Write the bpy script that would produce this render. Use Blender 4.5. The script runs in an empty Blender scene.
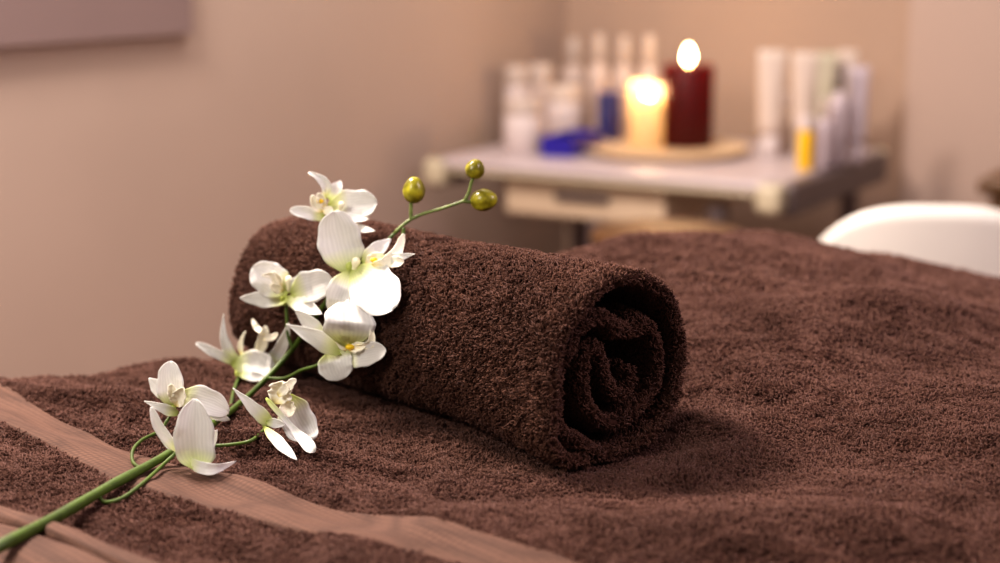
import bpy, math, random
import numpy as np
from mathutils import Vector, Matrix
from mathutils.bvhtree import BVHTree

rng = np.random.default_rng(7)
random.seed(7)
COL = bpy.context.scene.collection

# ------------------------------------------------------------------ camera model (real metres)
F = 1667.0
TH = math.atan(341.5 / F)
CAM = np.array([0.0, 0.0, 1.09])
BED = 0.75


def ray(px, py):
    u = (px - 500) / F
    v = (281.5 - py) / F
    return np.array([u, math.cos(TH) + math.sin(TH) * v, -math.sin(TH) + math.cos(TH) * v])


def P(px, py, D):
    d = ray(px, py)
    return CAM + d * (D / d[1])


def onz(px, py, z):
    d = ray(px, py)
    return CAM + d * ((z - CAM[2]) / d[2])


# ------------------------------------------------------------------ numpy noise
def _hash(ix, iy, seed):
    h = (ix.astype(np.int64) * 374761393 + iy.astype(np.int64) * 668265263 + seed * 974711) & 0xFFFFFFFF
    h = ((h ^ (h >> 13)) * 1274126177) & 0xFFFFFFFF
    h = h ^ (h >> 16)
    return (h & 0xFFFFFF) / float(0xFFFFFF)


def noise(x, y, seed=0):
    x = np.asarray(x, float); y = np.asarray(y, float)
    ix = np.floor(x); iy = np.floor(y)
    fx = x - ix; fy = y - iy
    fx = fx * fx * fx * (fx * (fx * 6 - 15) + 10); fy = fy * fy * fy * (fy * (fy * 6 - 15) + 10)
    a = _hash(ix, iy, seed); b = _hash(ix + 1, iy, seed)
    c = _hash(ix, iy + 1, seed); d = _hash(ix + 1, iy + 1, seed)
    return ((a + (b - a) * fx) * (1 - fy) + (c + (d - c) * fx) * fy) * 2 - 1


def fbm(x, y, seed=0, o=3):
    s = 0; a = 1.0; t = 0
    for k in range(o):
        s = s + a * noise(x * 2 ** k + 13.7 * k, y * 2 ** k - 7.1 * k, seed + k); t += a; a *= .5
    return s / t


def sstep(a, b, x):
    t = np.clip((x - a) / (b - a), 0, 1)
    return t * t * (3 - 2 * t)


# ------------------------------------------------------------------ object helpers
def mesh_np(name, V, Fq, smooth=True):
    V = np.asarray(V, np.float32); Fq = np.asarray(Fq, np.int32)
    n = Fq.shape[1]
    me = bpy.data.meshes.new(name)
    me.vertices.add(len(V)); me.vertices.foreach_set('co', V.ravel())
    me.loops.add(Fq.size); me.loops.foreach_set('vertex_index', Fq.ravel())
    me.polygons.add(len(Fq))
    me.polygons.foreach_set('loop_start', np.arange(0, Fq.size, n, dtype=np.int32))
    me.polygons.foreach_set('use_smooth', np.full(len(Fq), smooth))
    me.update(calc_edges=True)
    return me


class MB:
    """collects shapes (in world space) into ONE mesh"""
    def __init__(s):
        s.v = []; s.f = []; s.sm = []

    def add(s, vs, fs, smooth=True, M=None):
        o = len(s.v)
        for v in vs:
            v = Vector(v)
            if M is not None: v = M @ v
            s.v.append(tuple(v))
        for f in fs:
            s.f.append([i + o for i in f]); s.sm.append(smooth)
        return s

    def box(s, c, d, M=None, b=0.0):
        x, y, z = [k / 2 for k in d]
        if b <= 0:
            vs = [(c[0] + i * x, c[1] + j * y, c[2] + k * z) for i in (-1, 1) for j in (-1, 1) for k in (-1, 1)]
            fs = [(0, 1, 3, 2), (4, 6, 7, 5), (0, 4, 5, 1), (2, 3, 7, 6), (0, 2, 6, 4), (1, 5, 7, 3)]
            return s.add(vs, fs, False, M)
        # rounded plan outline + bevelled top and bottom
        prof = [(-z, b), (-z + b * .3, b * .3), (-z + b, 0), (z - b, 0), (z - b * .3, b * .3), (z, b)]
        rings = []; n = 5
        for (zz, ins) in prof:
            ring = []
            for (sx, sy, a0) in ((1, 1, 0), (-1, 1, 90), (-1, -1, 180), (1, -1, 270)):
                for k in range(n):
                    a = math.radians(a0 + 90 * k / (n - 1))
                    ring.append((c[0] + sx * (x - b) + (b - ins) * math.cos(a) * 1.0,
                                 c[1] + sy * (y - b) + (b - ins) * math.sin(a), c[2] + zz))
            rings.append(ring)
        vs = [p for r in rings for p in r]; m = 4 * n; fs = []
        for i in range(len(rings) - 1):
            for j in range(m):
                fs.append((i * m + j, i * m + (j + 1) % m, (i + 1) * m + (j + 1) % m, (i + 1) * m + j))
        fs.append(tuple(reversed(range(m)))); fs.append(tuple((len(rings) - 1) * m + j for j in range(m)))
        return s.add(vs, fs, False, M)

    def lathe(s, c, prof, n=32, M=None, smooth=True, squash=1.0):
        vs = []; fs = []
        for (r, z) in prof:
            for k in range(n):
                a = 2 * math.pi * k / n
                vs.append((c[0] + r * math.cos(a), c[1] + r * math.sin(a) * squash, c[2] + z))
        for i in range(len(prof) - 1):
            for k in range(n):
                fs.append((i * n + k, i * n + (k + 1) % n, (i + 1) * n + (k + 1) % n, (i + 1) * n + k))
        fs.append(tuple(reversed(range(n)))); fs.append(tuple((len(prof) - 1) * n + k for k in range(n)))
        return s.add(vs, fs, smooth, M)

    def tube(s, pts, rad, n=12, M=None):
        pts = [Vector(p) for p in pts]
        if not hasattr(rad, '__len__'): rad = [rad] * len(pts)
        vs = []; fs = []
        up = Vector((0.13, 0.21, 0.97))
        for i, p in enumerate(pts):
            t = (pts[min(i + 1, len(pts) - 1)] - pts[max(i - 1, 0)]).normalized()
            a = t.cross(up)
            if a.length < .05: a = t.cross(Vector((1, 0, 0)))
            a.normalize(); b = t.cross(a)
            for k in range(n):
                w = 2 * math.pi * k / n
                vs.append(p + (a * math.cos(w) + b * math.sin(w)) * rad[i])
        for i in range(len(pts) - 1):
            for k in range(n):
                fs.append((i * n + k, i * n + (k + 1) % n, (i + 1) * n + (k + 1) % n, (i + 1) * n + k))
        fs.append(tuple(reversed(range(n)))); fs.append(tuple((len(pts) - 1) * n + k for k in range(n)))
        return s.add(vs, fs, True, M)

    def build(s, name, mat, parent=None, loc=None):
        me = bpy.data.meshes.new(name)
        base = wloc(parent) if parent is not None else Vector(loc or (0, 0, 0))
        me.from_pydata([tuple(Vector(v) - base) for v in s.v], [], s.f)
        me.polygons.foreach_set('use_smooth', s.sm)
        me.update()
        return link(name, me, mat, parent, loc)


def wloc(o):
    v = Vector((0, 0, 0))
    while o is not None:
        v = v + o.location; o = o.parent
    return v


def link(name, me, mat, parent=None, loc=None):
    o = bpy.data.objects.new(name, me)
    COL.objects.link(o)
    if mat is not None: me.materials.append(mat)
    if parent is not None: o.parent = parent
    elif loc is not None: o.location = loc
    return o


def ground_shade(me, n):  # first n faces get the dark colour with loop-gap shade painted in
    me.materials.append(M_GROUND_SHADE)
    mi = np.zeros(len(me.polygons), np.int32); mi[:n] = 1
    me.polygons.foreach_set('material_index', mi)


def empty(name, loc):
    o = bpy.data.objects.new(name, None); COL.objects.link(o)
    o.location = tuple(float(c) for c in loc); o.empty_display_size = .05
    return o


def tag(o, label=None, cat=None, group=None, kind=None):
    if label: o['label'] = label
    if cat: o['category'] = cat
    if group: o['group'] = group
    if kind: o['kind'] = kind
    return o


def spline(pts, n):
    """Catmull-Rom through pts (numpy rows), n samples"""
    p = np.asarray(pts, float)
    p = np.vstack([2 * p[0] - p[1], p, 2 * p[-1] - p[-2]])
    out = []
    m = len(p) - 3
    for t in np.linspace(0, m - 1e-9, n):
        i = int(t); f = t - i
        a, b, c, d = p[i], p[i + 1], p[i + 2], p[i + 3]
        out.append(.5 * ((2 * b) + (-a + c) * f + (2 * a - 5 * b + 4 * c - d) * f * f + (-a + 3 * b - 3 * c + d) * f ** 3))
    return np.array(out)


# ------------------------------------------------------------------ materials
def mat(name):
    m = bpy.data.materials.new(name); m.use_nodes = True
    return m, m.node_tree, m.node_tree.nodes['Principled BSDF']


def plain(name, col, rough=.5, var=.08, scale=8, metal=0, bump=0.0, spec=.5, sss=0, alpha=1, trans=0):
    m, nt, b = mat(name)
    tc = nt.nodes.new('ShaderNodeTexCoord')
    n = nt.nodes.new('ShaderNodeTexNoise'); n.inputs['Scale'].default_value = scale; n.inputs['Detail'].default_value = 4
    r = nt.nodes.new('ShaderNodeValToRGB')
    r.color_ramp.elements[0].position = .3; r.color_ramp.elements[1].position = .7
    r.color_ramp.elements[0].color = tuple(c * (1 - var) for c in col) + (1,)
    r.color_ramp.elements[1].color = tuple(min(1, c * (1 + var)) for c in col) + (1,)
    nt.links.new(tc.outputs['Object'], n.inputs['Vector'])
    nt.links.new(n.outputs['Fac'], r.inputs['Fac']); nt.links.new(r.outputs['Color'], b.inputs['Base Color'])
    b.inputs['Roughness'].default_value = rough; b.inputs['Metallic'].default_value = metal
    b.inputs['Specular IOR Level'].default_value = spec
    if trans: b.inputs['Transmission Weight'].default_value = trans
    if sss:
        b.inputs['Subsurface Weight'].default_value = sss; b.inputs['Subsurface Scale'].default_value = .02
    if bump:
        bp = nt.nodes.new('ShaderNodeBump'); bp.inputs['Strength'].default_value = bump; bp.inputs['Distance'].default_value = .002
        nt.links.new(n.outputs['Fac'], bp.inputs['Height']); nt.links.new(bp.outputs['Normal'], b.inputs['Normal'])
    return m


def terry_mat(name, c0, c1, sheen=.16, fine=700):
    m, nt, b = mat(name)
    tc = nt.nodes.new('ShaderNodeTexCoord')
    n = nt.nodes.new('ShaderNodeTexNoise'); n.inputs['Scale'].default_value = fine; n.inputs['Detail'].default_value = 2
    n2 = nt.nodes.new('ShaderNodeTexNoise'); n2.inputs['Scale'].default_value = 14; n2.inputs['Detail'].default_value = 5
    mx = nt.nodes.new('ShaderNodeMath'); mx.operation = 'MULTIPLY_ADD'; mx.inputs[1].default_value = .6
    ml = nt.nodes.new('ShaderNodeMath'); ml.operation = 'MULTIPLY'; ml.inputs[1].default_value = .4
    r = nt.nodes.new('ShaderNodeValToRGB')
    r.color_ramp.elements[0].position = .35; r.color_ramp.elements[1].position = .65
    r.color_ramp.elements[0].color = c0 + (1,); r.color_ramp.elements[1].color = c1 + (1,)
    nt.links.new(tc.outputs['Object'], n.inputs['Vector']); nt.links.new(tc.outputs['Object'], n2.inputs['Vector'])
    nt.links.new(n.outputs['Fac'], mx.inputs[0]); nt.links.new(n2.outputs['Fac'], ml.inputs[0]); nt.links.new(ml.outputs[0], mx.inputs[2])
    nt.links.new(mx.outputs[0], r.inputs['Fac']); nt.links.new(r.outputs['Color'], b.inputs['Base Color'])
    b.inputs['Roughness'].default_value = .95; b.inputs['Specular IOR Level'].default_value = .12
    b.inputs['Sheen Weight'].default_value = sheen; b.inputs['Sheen Roughness'].default_value = .5
    b.inputs['Sheen Tint'].default_value = (.75, .48, .46, 1)
    return m


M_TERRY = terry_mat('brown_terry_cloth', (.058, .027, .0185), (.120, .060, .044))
M_GROUND_SHADE = terry_mat('towel_ground_gap_shade', (.028, .011, .007), (.055, .023, .015), .05)  # towel base cloth coloured darker to paint in the shade between pile loops
M_TERRY_ROLL = terry_mat('dark_brown_terry_cloth', (.047, .021, .0135), (.105, .049, .032))


def band_mat():
    m, nt, b = mat('brown_flat_weave')
    tc = nt.nodes.new('ShaderNodeTexCoord')
    mp = nt.nodes.new('ShaderNodeMapping'); mp.inputs['Rotation'].default_value = (0, 0, math.radians(-42))
    vor = nt.nodes.new('ShaderNodeTexVoronoi'); vor.inputs['Scale'].default_value = 240; vor.inputs['Randomness'].default_value = .12
    nt.links.new(tc.outputs['Object'], mp.inputs['Vector']); nt.links.new(mp.outputs['Vector'], vor.inputs['Vector'])
    r = nt.nodes.new('ShaderNodeValToRGB')
    r.color_ramp.elements[0].position = .1; r.color_ramp.elements[1].position = .75
    r.color_ramp.elements[0].color = (.124, .062, .041, 1); r.color_ramp.elements[1].color = (.045, .021, .014, 1)
    nt.links.new(vor.outputs['Distance'], r.inputs['Fac']); nt.links.new(r.outputs['Color'], b.inputs['Base Color'])
    bp = nt.nodes.new('ShaderNodeBump'); bp.inputs['Strength'].default_value = .5; bp.inputs['Distance'].default_value = .0006; bp.invert = True
    nt.links.new(vor.outputs['Distance'], bp.inputs['Height']); nt.links.new(bp.outputs['Normal'], b.inputs['Normal'])
    b.inputs['Roughness'].default_value = .8; b.inputs['Specular IOR Level'].default_value = .2
    b.inputs['Sheen Weight'].default_value = .12; b.inputs['Sheen Tint'].default_value = (.9, .6, .5, 1)
    return m


M_BAND = band_mat()


def petal_mat():
    m, nt, b = mat('orchid_petal_cloth')
    N = nt.nodes; L = nt.links
    uv = N.new('ShaderNodeUVMap'); sp = N.new('ShaderNodeSeparateXYZ'); L.new(uv.outputs['UV'], sp.inputs[0])
    r = N.new('ShaderNodeValToRGB'); e = r.color_ramp.elements
    e[0].position = 0; e[0].color = (.52, .60, .14, 1)
    e[1].position = .40; e[1].color = (.81, .80, .76, 1)
    k = e.new(.2); k.color = (.76, .79, .46, 1)
    L.new(sp.outputs['Y'], r.inputs['Fac'])
    wv = N.new('ShaderNodeTexWave'); wv.inputs['Scale'].default_value = 3.2; wv.inputs['Distortion'].default_value = 3.5; wv.inputs['Detail'].default_value = 3
    wv.bands_direction = 'X'; L.new(uv.outputs['UV'], wv.inputs['Vector'])
    mx = N.new('ShaderNodeMix'); mx.data_type = 'RGBA'; mx.blend_type = 'MULTIPLY'
    mr = N.new('ShaderNodeMapRange'); mr.inputs['To Min'].default_value = .93; mr.inputs['To Max'].default_value = 1.0
    L.new(wv.outputs['Fac'], mr.inputs['Value'])
    mx.inputs['Factor'].default_value = 1; L.new(r.outputs['Color'], mx.inputs['A']); L.new(mr.outputs['Result'], mx.inputs['B'])
    bp = N.new('ShaderNodeBump'); bp.inputs['Strength'].default_value = .12; bp.inputs['Distance'].default_value = .0006
    L.new(wv.outputs['Fac'], bp.inputs['Height']); L.new(bp.outputs['Normal'], b.inputs['Normal'])
    L.new(mx.outputs['Result'], b.inputs['Base Color'])
    b.inputs['Roughness'].default_value = .6; b.inputs['Specular IOR Level'].default_value = .25
    tr = N.new('ShaderNodeBsdfTranslucent'); L.new(mx.outputs['Result'], tr.inputs['Color']); L.new(bp.outputs['Normal'], tr.inputs['Normal'])
    ms = N.new('ShaderNodeMixShader'); ms.inputs[0].default_value = .24
    out = N['Material Output']
    L.new(b.outputs[0], ms.inputs[1]); L.new(tr.outputs[0], ms.inputs[2]); L.new(ms.outputs[0], out.inputs['Surface'])
    return m


M_PETAL = petal_mat()


def lip_mat():
    m, nt, b = mat('orchid_lip_cloth')
    N = nt.nodes; L = nt.links
    uv = N.new('ShaderNodeUVMap'); sp = N.new('ShaderNodeSeparateXYZ'); L.new(uv.outputs['UV'], sp.inputs[0])
    r = N.new('ShaderNodeValToRGB'); e = r.color_ramp.elements
    e[0].position = 0; e[0].color = (.85, .72, .25, 1)
    e[1].position = .25; e[1].color = (.90, .86, .70, 1)
    L.new(sp.outputs['Y'], r.inputs['Fac'])
    n = N.new('ShaderNodeTexVoronoi'); n.inputs['Scale'].default_value = 900
    tc = N.new('ShaderNodeTexCoord'); L.new(tc.outputs['Object'], n.inputs['Vector'])
    r2 = N.new('ShaderNodeValToRGB'); r2.color_ramp.elements[0].position = .12; r2.color_ramp.elements[0].color = (.62, .36, .25, 1)
    r2.color_ramp.elements[1].position = .25; r2.color_ramp.elements[1].color = (1, 1, 1, 1)
    L.new(n.outputs['Distance'], r2.inputs['Fac'])
    mx = N.new('ShaderNodeMix'); mx.data_type = 'RGBA'; mx.blend_type = 'MULTIPLY'; mx.inputs['Factor'].default_value = .5
    L.new(r.outputs['Color'], mx.inputs['A']); L.new(r2.outputs['Color'], mx.inputs['B'])
    L.new(mx.outputs['Result'], b.inputs['Base Color'])
    b.inputs['Roughness'].default_value = .6
    return m


M_LIP = lip_mat()
M_COLUMN = plain('orchid_column_cream', (.84, .80, .58), .5, .05, 120)
M_YELLOW = plain('orchid_throat_yellow', (.85, .58, .02), .5, .15, 300)
M_STEM = plain('green_plastic_stem', (.055, .095, .008), .5, .35, 60, bump=.3)
M_TWIG = plain('pale_green_twig', (.17, .22, .06), .45, .4, 160, bump=.5)
M_CALYX = plain('pale_green_calyx', (.48, .56, .13), .5, .15, 150)


def bud_mat():
    m, nt, b = mat('olive_green_bud')
    N = nt.nodes; L = nt.links
    tc = N.new('ShaderNodeTexCoord'); n = N.new('ShaderNodeTexNoise'); n.inputs['Scale'].default_value = 110; n.inputs['Detail'].default_value = 4
    r = N.new('ShaderNodeValToRGB'); e = r.color_ramp.elements
    e[0].position = .4; e[0].color = (.16, .14, .006, 1); e[1].position = .66; e[1].color = (.44, .40, .025, 1)
    L.new(tc.outputs['Object'], n.inputs['Vector']); L.new(n.outputs['Fac'], r.inputs['Fac']); L.new(r.outputs['Color'], b.inputs['Base Color'])
    b.inputs['Roughness'].default_value = .3
    bp = N.new('ShaderNodeBump'); bp.inputs['Strength'].default_value = .3; bp.inputs['Distance'].default_value = .001
    L.new(n.outputs['Fac'], bp.inputs['Height']); L.new(bp.outputs['Normal'], b.inputs['Normal'])
    return m


M_BUD = bud_mat()


# ------------------------------------------------------------------ terry loops
def loops_mesh(Pt, Nn, h, w, r, lean=None):
    """a little bent thread loop at each point -> verts, quads"""
    n = len(Pt)
    R = rng.normal(size=(n, 3)); T = R - Nn * (R * Nn).sum(1)[:, None]; T /= np.linalg.norm(T, axis=1)[:, None]
    B = np.cross(Nn, T)
    hh = h * rng.uniform(.65, 1.25, n)[:, None]; ww = w * rng.uniform(.7, 1.3, n)[:, None]
    ln = T * rng.normal(0, .30, (n, 1)) + B * rng.normal(0, .38, (n, 1))
    if lean is not None: ln = ln + lean
    top = Nn * hh + ln * hh
    c = [Pt - T * ww * .55 - Nn * .0004, Pt - T * ww * .75 + top * .72, Pt + T * ww * .55 + top * 1.0 + B * ww * .3, Pt + T * ww * .75 + top * .35]
    V = np.empty((n, 4, 3, 3))
    for i in range(4):
        t = c[min(i + 1, 3)] - c[max(i - 1, 0)]; t /= np.linalg.norm(t, axis=1)[:, None]
        a = np.cross(t, B); a /= np.maximum(np.linalg.norm(a, axis=1), 1e-6)[:, None]; b = np.cross(t, a)
        for k in range(3):
            wk = 2 * math.pi * k / 3
            V[:, i, k] = c[i] + (a * math.cos(wk) + b * math.sin(wk)) * (r * (1.0 if i != 3 else .6))
    q = []
    for i in range(3):
        for k in range(3):
            q.append((i * 3 + k, i * 3 + (k + 1) % 3, (i + 1) * 3 + (k + 1) % 3, (i + 1) * 3 + k))
    q = np.array(q)
    Q = (np.arange(n)[:, None, None] * 12 + q[None]).reshape(-1, 4)
    return V.reshape(-1, 3), Q


def grid_quads(a, b, closed_b=False):
    i = np.arange(a - 1)[:, None]; j = np.arange(b if closed_b else b - 1)[None]
    j2 = (j + 1) % b
    return np.stack([i * b + j, i * b + j2, (i + 1) * b + j2, (i + 1) * b + j], -1).reshape(-1, 4)


# ------------------------------------------------------------------ the towel spread over the table
EX = [-1.2, -.4, -.2, -.05, .09, .2, .26, .363, .553, .8, 1.2]
EH = [0, 0, 0, .03, .062, .060, .051, .022, -.032, -.07, -.10]
DIR = np.array([.872, .489]); NRM = np.array([-.489, .872])


def edgeY(X): return 1.520 + .56 * X


def gau(X, Y, cx, cy, ax, ay, ang):
    c, s = math.cos(math.radians(ang)), math.sin(math.radians(ang))
    dx = X - cx; dy = Y - cy
    u = (dx * c + dy * s) / ax; v = (-dx * s + dy * c) / ay
    return np.exp(-(u * u + v * v))


def H(X, Y):
    X = np.asarray(X, float); Y = np.asarray(Y, float)
    s = (edgeY(X) - Y) * .872
    xe = X - .489 * s
    sp = np.maximum(s, 0)
    h = np.interp(xe, EX, EH) * .5 + np.interp(xe - .03, EX, EH) * .25 + np.interp(xe + .03, EX, EH) * .25
    h = h * np.exp(-(sp / .42) ** 2)
    mask = 1 - sstep(.10, .19, np.hypot((X + .05) * .75 - (Y - 1.16) * .66, 0)) * 0
    # long soft folds on the right
    h = h + .016 * gau(X, Y, .30, 1.34, .20, .05, 25) + .014 * gau(X, Y, .20, 1.18, .05, .16, -35)
    h = h + .018 * gau(X, Y, .34, 1.08, .10, .12, 10) - .012 * gau(X, Y, .44, 1.30, .05, .25, 10)
    h = h + .016 * gau(X, Y, .13, .90, .17, .055, 6) - .004 * gau(X, Y, .12, 1.0, .12, .03, 14)
    h = h + .006 * gau(X, Y, -.02, .93, .03, .09, -60)
    # wrinkles running along the terry to the left of the roll
    a = -X * .70 + Y * .714; b = X * .714 + Y * .70
    wr = fbm(a * 5 + 3, b * 22, 5, 3)
    left = 1 - sstep(-.10, .05, X)
    h = h + left * .0105 * wr
    h = h + left * .010 * gau(X, Y, -.27, 1.20, .10, .012, -20) + left * .009 * gau(X, Y, -.17, 1.09, .10, .010, -24)
    rt = sstep(-.02, .12, X)
    h = h + rt * .0045 * fbm(X * 9, Y * 16 + X * 6, 11, 3) + rt * .0012 * fbm(X * 30 + Y * 12, Y * 48, 19, 2)
    # pressed flat under the rolled towel
    ax = np.array([-.66, .75]); d = (X - .079) * ax[0] + (Y - 1.066) * ax[1]; pe = np.abs((X - .079) * .75 + (Y - 1.066) * .66)
    ins = (1 - sstep(.03, .075, pe)) * sstep(-.06, -.01, d) * (1 - sstep(.38, .42, d))
    h = h * (1 - ins) + (-.0015 - .003 * sstep(0, .38, d)) * ins
    # rounded far edge
    r = .03
    e = np.clip((r - s) / r, 0, 1)
    h = h - r * (1 - np.sqrt(np.maximum(1 - e * e, 0)))
    return h + BED


UPX = [-.9, -.60, -.386, -.2476, -.0596, .03, .10, .3]; UPY = [1.85, 1.50, 1.243, 1.088, .934, .864, .80, .68]
LOX = [-.9, -.6, -.356, -.2475, -.0988, 0, .2]; LOY = [1.77, 1.42, 1.14, 1.016, .908, .85, .74]


def up_c(X): return np.interp(X, UPX, UPY) + .004 * noise(X * 18, X * 0, 31)
def lo_c(X): return np.interp(X, LOX, LOY) + .004 * noise(X * 15, X * 0, 32)
HEMX = [-.9, -.304, -.2077, 0]; HEMY = [1.46, .967, .881, .71]
def hem_c(X): return np.interp(X, HEMX, HEMY)


def band_kind(X, Y):
    """0 terry, 1 woven band, 2 hem side"""
    k = np.zeros(np.shape(X), int)
    k[(Y < up_c(X)) & (Y > lo_c(X))] = 1
    k[(Y < hem_c(X))] = 2
    return k


def spread_towel():
    xs = np.concatenate([np.arange(-1.0, -.5, .012), np.arange(-.5, .62, .0032), np.arange(.62, 1.0, .012)])
    q = np.concatenate([-np.linspace(.34, .004, 40), np.linspace(0, .045, 22), np.arange(.048, .98, .0032)])
    X0, Q = np.meshgrid(xs, q, indexing='ij')
    s = np.maximum(Q, 0)
    X = X0; Y = edgeY(X0) - s / .872
    Z = H(X, Y)
    drop = np.maximum(-Q, 0)
    Z = Z - drop
    wob = .012 * noise(X0 * 9, drop * 3, 3) * np.minimum(drop * 8, 1)
    Yd = Y + np.minimum(drop * .15, .02) + wob; Xd = X - np.minimum(drop * .08, .01) - wob * .5
    Z = Z + .0008 * fbm(X * 300, Y * 300, 77, 2)
    V = np.stack([Xd, Yd, Z], -1).reshape(-1, 3)
    Fq = grid_quads(len(xs), len(q))[:, ::-1]
    return V, Fq


V, Fq = spread_towel()
# the pile
def bed_points(x0, x1, y0, y1, pitch):
    n = int((x1 - x0) * (y1 - y0) / pitch ** 2)
    X = rng.uniform(x0, x1, n); Y = rng.uniform(y0, y1, n)
    return X, Y


def in_view(X, Y, m=.10):
    return np.abs(X) < .30 * Y * 1.02 + m


near_split = 1.30
parts_v = [V]; parts_f = [Fq]; off = len(V)
for (y0, y1, pitch, hh, ww, rr) in ((.82, 1.12, .0016, .0021, .0010, .00046), (1.12, 1.38, .00185, .0023, .0012, .00053), (1.38, 1.97, .0029, .0030, .0017, .0009)):
    X, Y = bed_points(-.52, .70, y0, y1, pitch)
    k = (band_kind(X, Y) == 0) & in_view(X, Y) & ((edgeY(X) - Y) > .001)
    # thin bald streaks where the pile is combed apart
    a = -X * .70 + Y * .714; b = X * .714 + Y * .70
    k &= (rng.random(len(X)) < np.where(fbm(a * 60, b * 160, 51, 2) < -.45, .45, 1.0))
    # nothing grows where the roll presses
    d = (X - .079) * -.66 + (Y - 1.066) * .75; pe = np.abs((X - .079) * .75 + (Y - 1.066) * .66)
    k &= ~((pe < .016) & (d > .01) & (d < .37))
    X = X[k]; Y = Y[k]; Z = H(X, Y)
    e = .003
    gx = (H(X + e, Y) - H(X - e, Y)) / (2 * e); gy = (H(X, Y + e) - H(X, Y - e)) / (2 * e)
    Nn = np.stack([-gx, -gy, np.ones_like(gx)], -1); Nn /= np.linalg.norm(Nn, axis=1)[:, None]
    lx = noise(X * 55, Y * 90, 61) * .9; ly = noise(X * 60 + 9, Y * 80, 62) * .9
    lean = np.stack([lx, ly, 0 * lx], -1)
    hv = hh * (1 + .4 * noise(X * 230, Y * 300, 64))[:, None]
    v, f = loops_mesh(np.stack([X, Y, Z], -1), Nn, hv, ww, rr, lean)
    parts_v.append(v); parts_f.append(f + off); off += len(v)
    print('bed loops', len(X))
Vall = np.vstack(parts_v); Fall = np.vstack(parts_f)
root_loc = np.array([0, 1.15, BED])
bed_me = mesh_np('spread_towel', Vall - root_loc, Fall)
bed = link('spread_towel', bed_me, M_TERRY, None, tuple(root_loc))
ground_shade(bed_me, len(Fq))
tag(bed, 'large brown terry towel spread over the massage table under the roll', 'towel')
bed_bvh = BVHTree.FromPolygons([tuple(v) for v in V], [tuple(int(i) for i in f) for f in Fq])


def strip(name, fa, fb, x0, x1, nx, ny, prof, mtl):
    xs = np.linspace(x0, x1, nx); t = np.linspace(0, 1, ny)
    Xg, T = np.meshgrid(xs, t, indexing='ij')
    ya = fa(Xg); yb = fb(Xg)
    Y = ya + (yb - ya) * T
    Z = H(Xg, Y) + prof(T)
    V = np.stack([Xg, Y, Z], -1).reshape(-1, 3) - root_loc
    o = link(name, mesh_np(name, V, grid_quads(nx, ny)), mtl, bed)
    return o


ok = lambda X: X
band = strip('woven_band', lambda X: up_c(X) + .0015, lambda X: lo_c(X) - .0015, -.52, .16, 240, 30,
             lambda T: .0016 + 0 * T - .0024 * (np.abs(T - .5) > .485), M_BAND)
tag(band, 'flat woven lighter brown band')
hem = strip('hem', lambda X: hem_c(X) + .002, lambda X: hem_c(X) - .017, -.50, -.10, 200, 16,
            lambda T: .0005 + .0034 * np.sqrt(np.clip(1 - (2 * T - 1) ** 4, 0, 1)), M_BAND)
tag(hem, 'rounded stitched hem')
hem2 = strip('hem_facing', lambda X: hem_c(X) - .021, lambda X: hem_c(X) - .09, -.50, -.02, 200, 24,
             lambda T: .0005 + .0026 * np.sqrt(np.clip(1 - (2 * T - 1) ** 12, 0, 1)), M_BAND)
tag(hem2, 'flat smooth weave beyond the hem')

# ------------------------------------------------------------------ the rolled towel
RR = .0638
AX = np.array([-.66, .75, -.008]); AX /= np.linalg.norm(AX)
UX = np.array([.75, .66, 0.]); UX /= np.linalg.norm(UX)
UZ = np.cross(UX, AX); UZ = UZ if UZ[2] > 0 else -UZ
C1 = np.array([.0790, 1.066, BED + RR + .0008])
LEN = .386
path = []
path += [(-.46, -.90), (-.74, -.83), (-.95, -.62), (-.99, -.34), (-.96, -.05), (-.90, .24)]
for a in (140, 115, 90, 65, 40, 15, -10, -35, -60, -85, -108):
    r = .925
    path.append((r * math.cos(math.radians(a)), r * math.sin(math.radians(a))))
path += [(-.52, -.72), (-.78, -.52), (-.84, -.20), (-.77, .14), (-.60, .42), (-.36, .56), (-.12, .50), (.08, .36), (.24, .33), (.40, .40),
         (.56, .26), (.64, .0), (.62, -.28), (.44, -.52), (.14, -.64), (-.16, -.58), (-.38, -.38), (-.48, -.10),
         (-.42, .16), (-.26, .22), (-.12, .06), (-.04, -.18), (.14, -.36), (.32, -.30), (.38, -.12)]
NS = 700
cl = spline(path, NS * 2)
seg = np.r_[0, np.cumsum(np.linalg.norm(np.diff(cl, axis=0), axis=1))]
sl = np.linspace(0, seg[-1], NS)
cl = np.stack([np.interp(sl, seg, cl[:, 0]), np.interp(sl, seg, cl[:, 1])], -1)
tg = np.gradient(cl, axis=0); tg /= np.linalg.norm(tg, axis=1)[:, None]
nm = np.stack([-tg[:, 1], tg[:, 0]], -1)           # left normal; outward for clockwise travel
if (nm[100] * cl[100]).sum() < 0: nm = -nm
cl_m = cl * RR; sm = sl * RR                       # metres
TK = .0064                                         # sheet thickness
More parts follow.
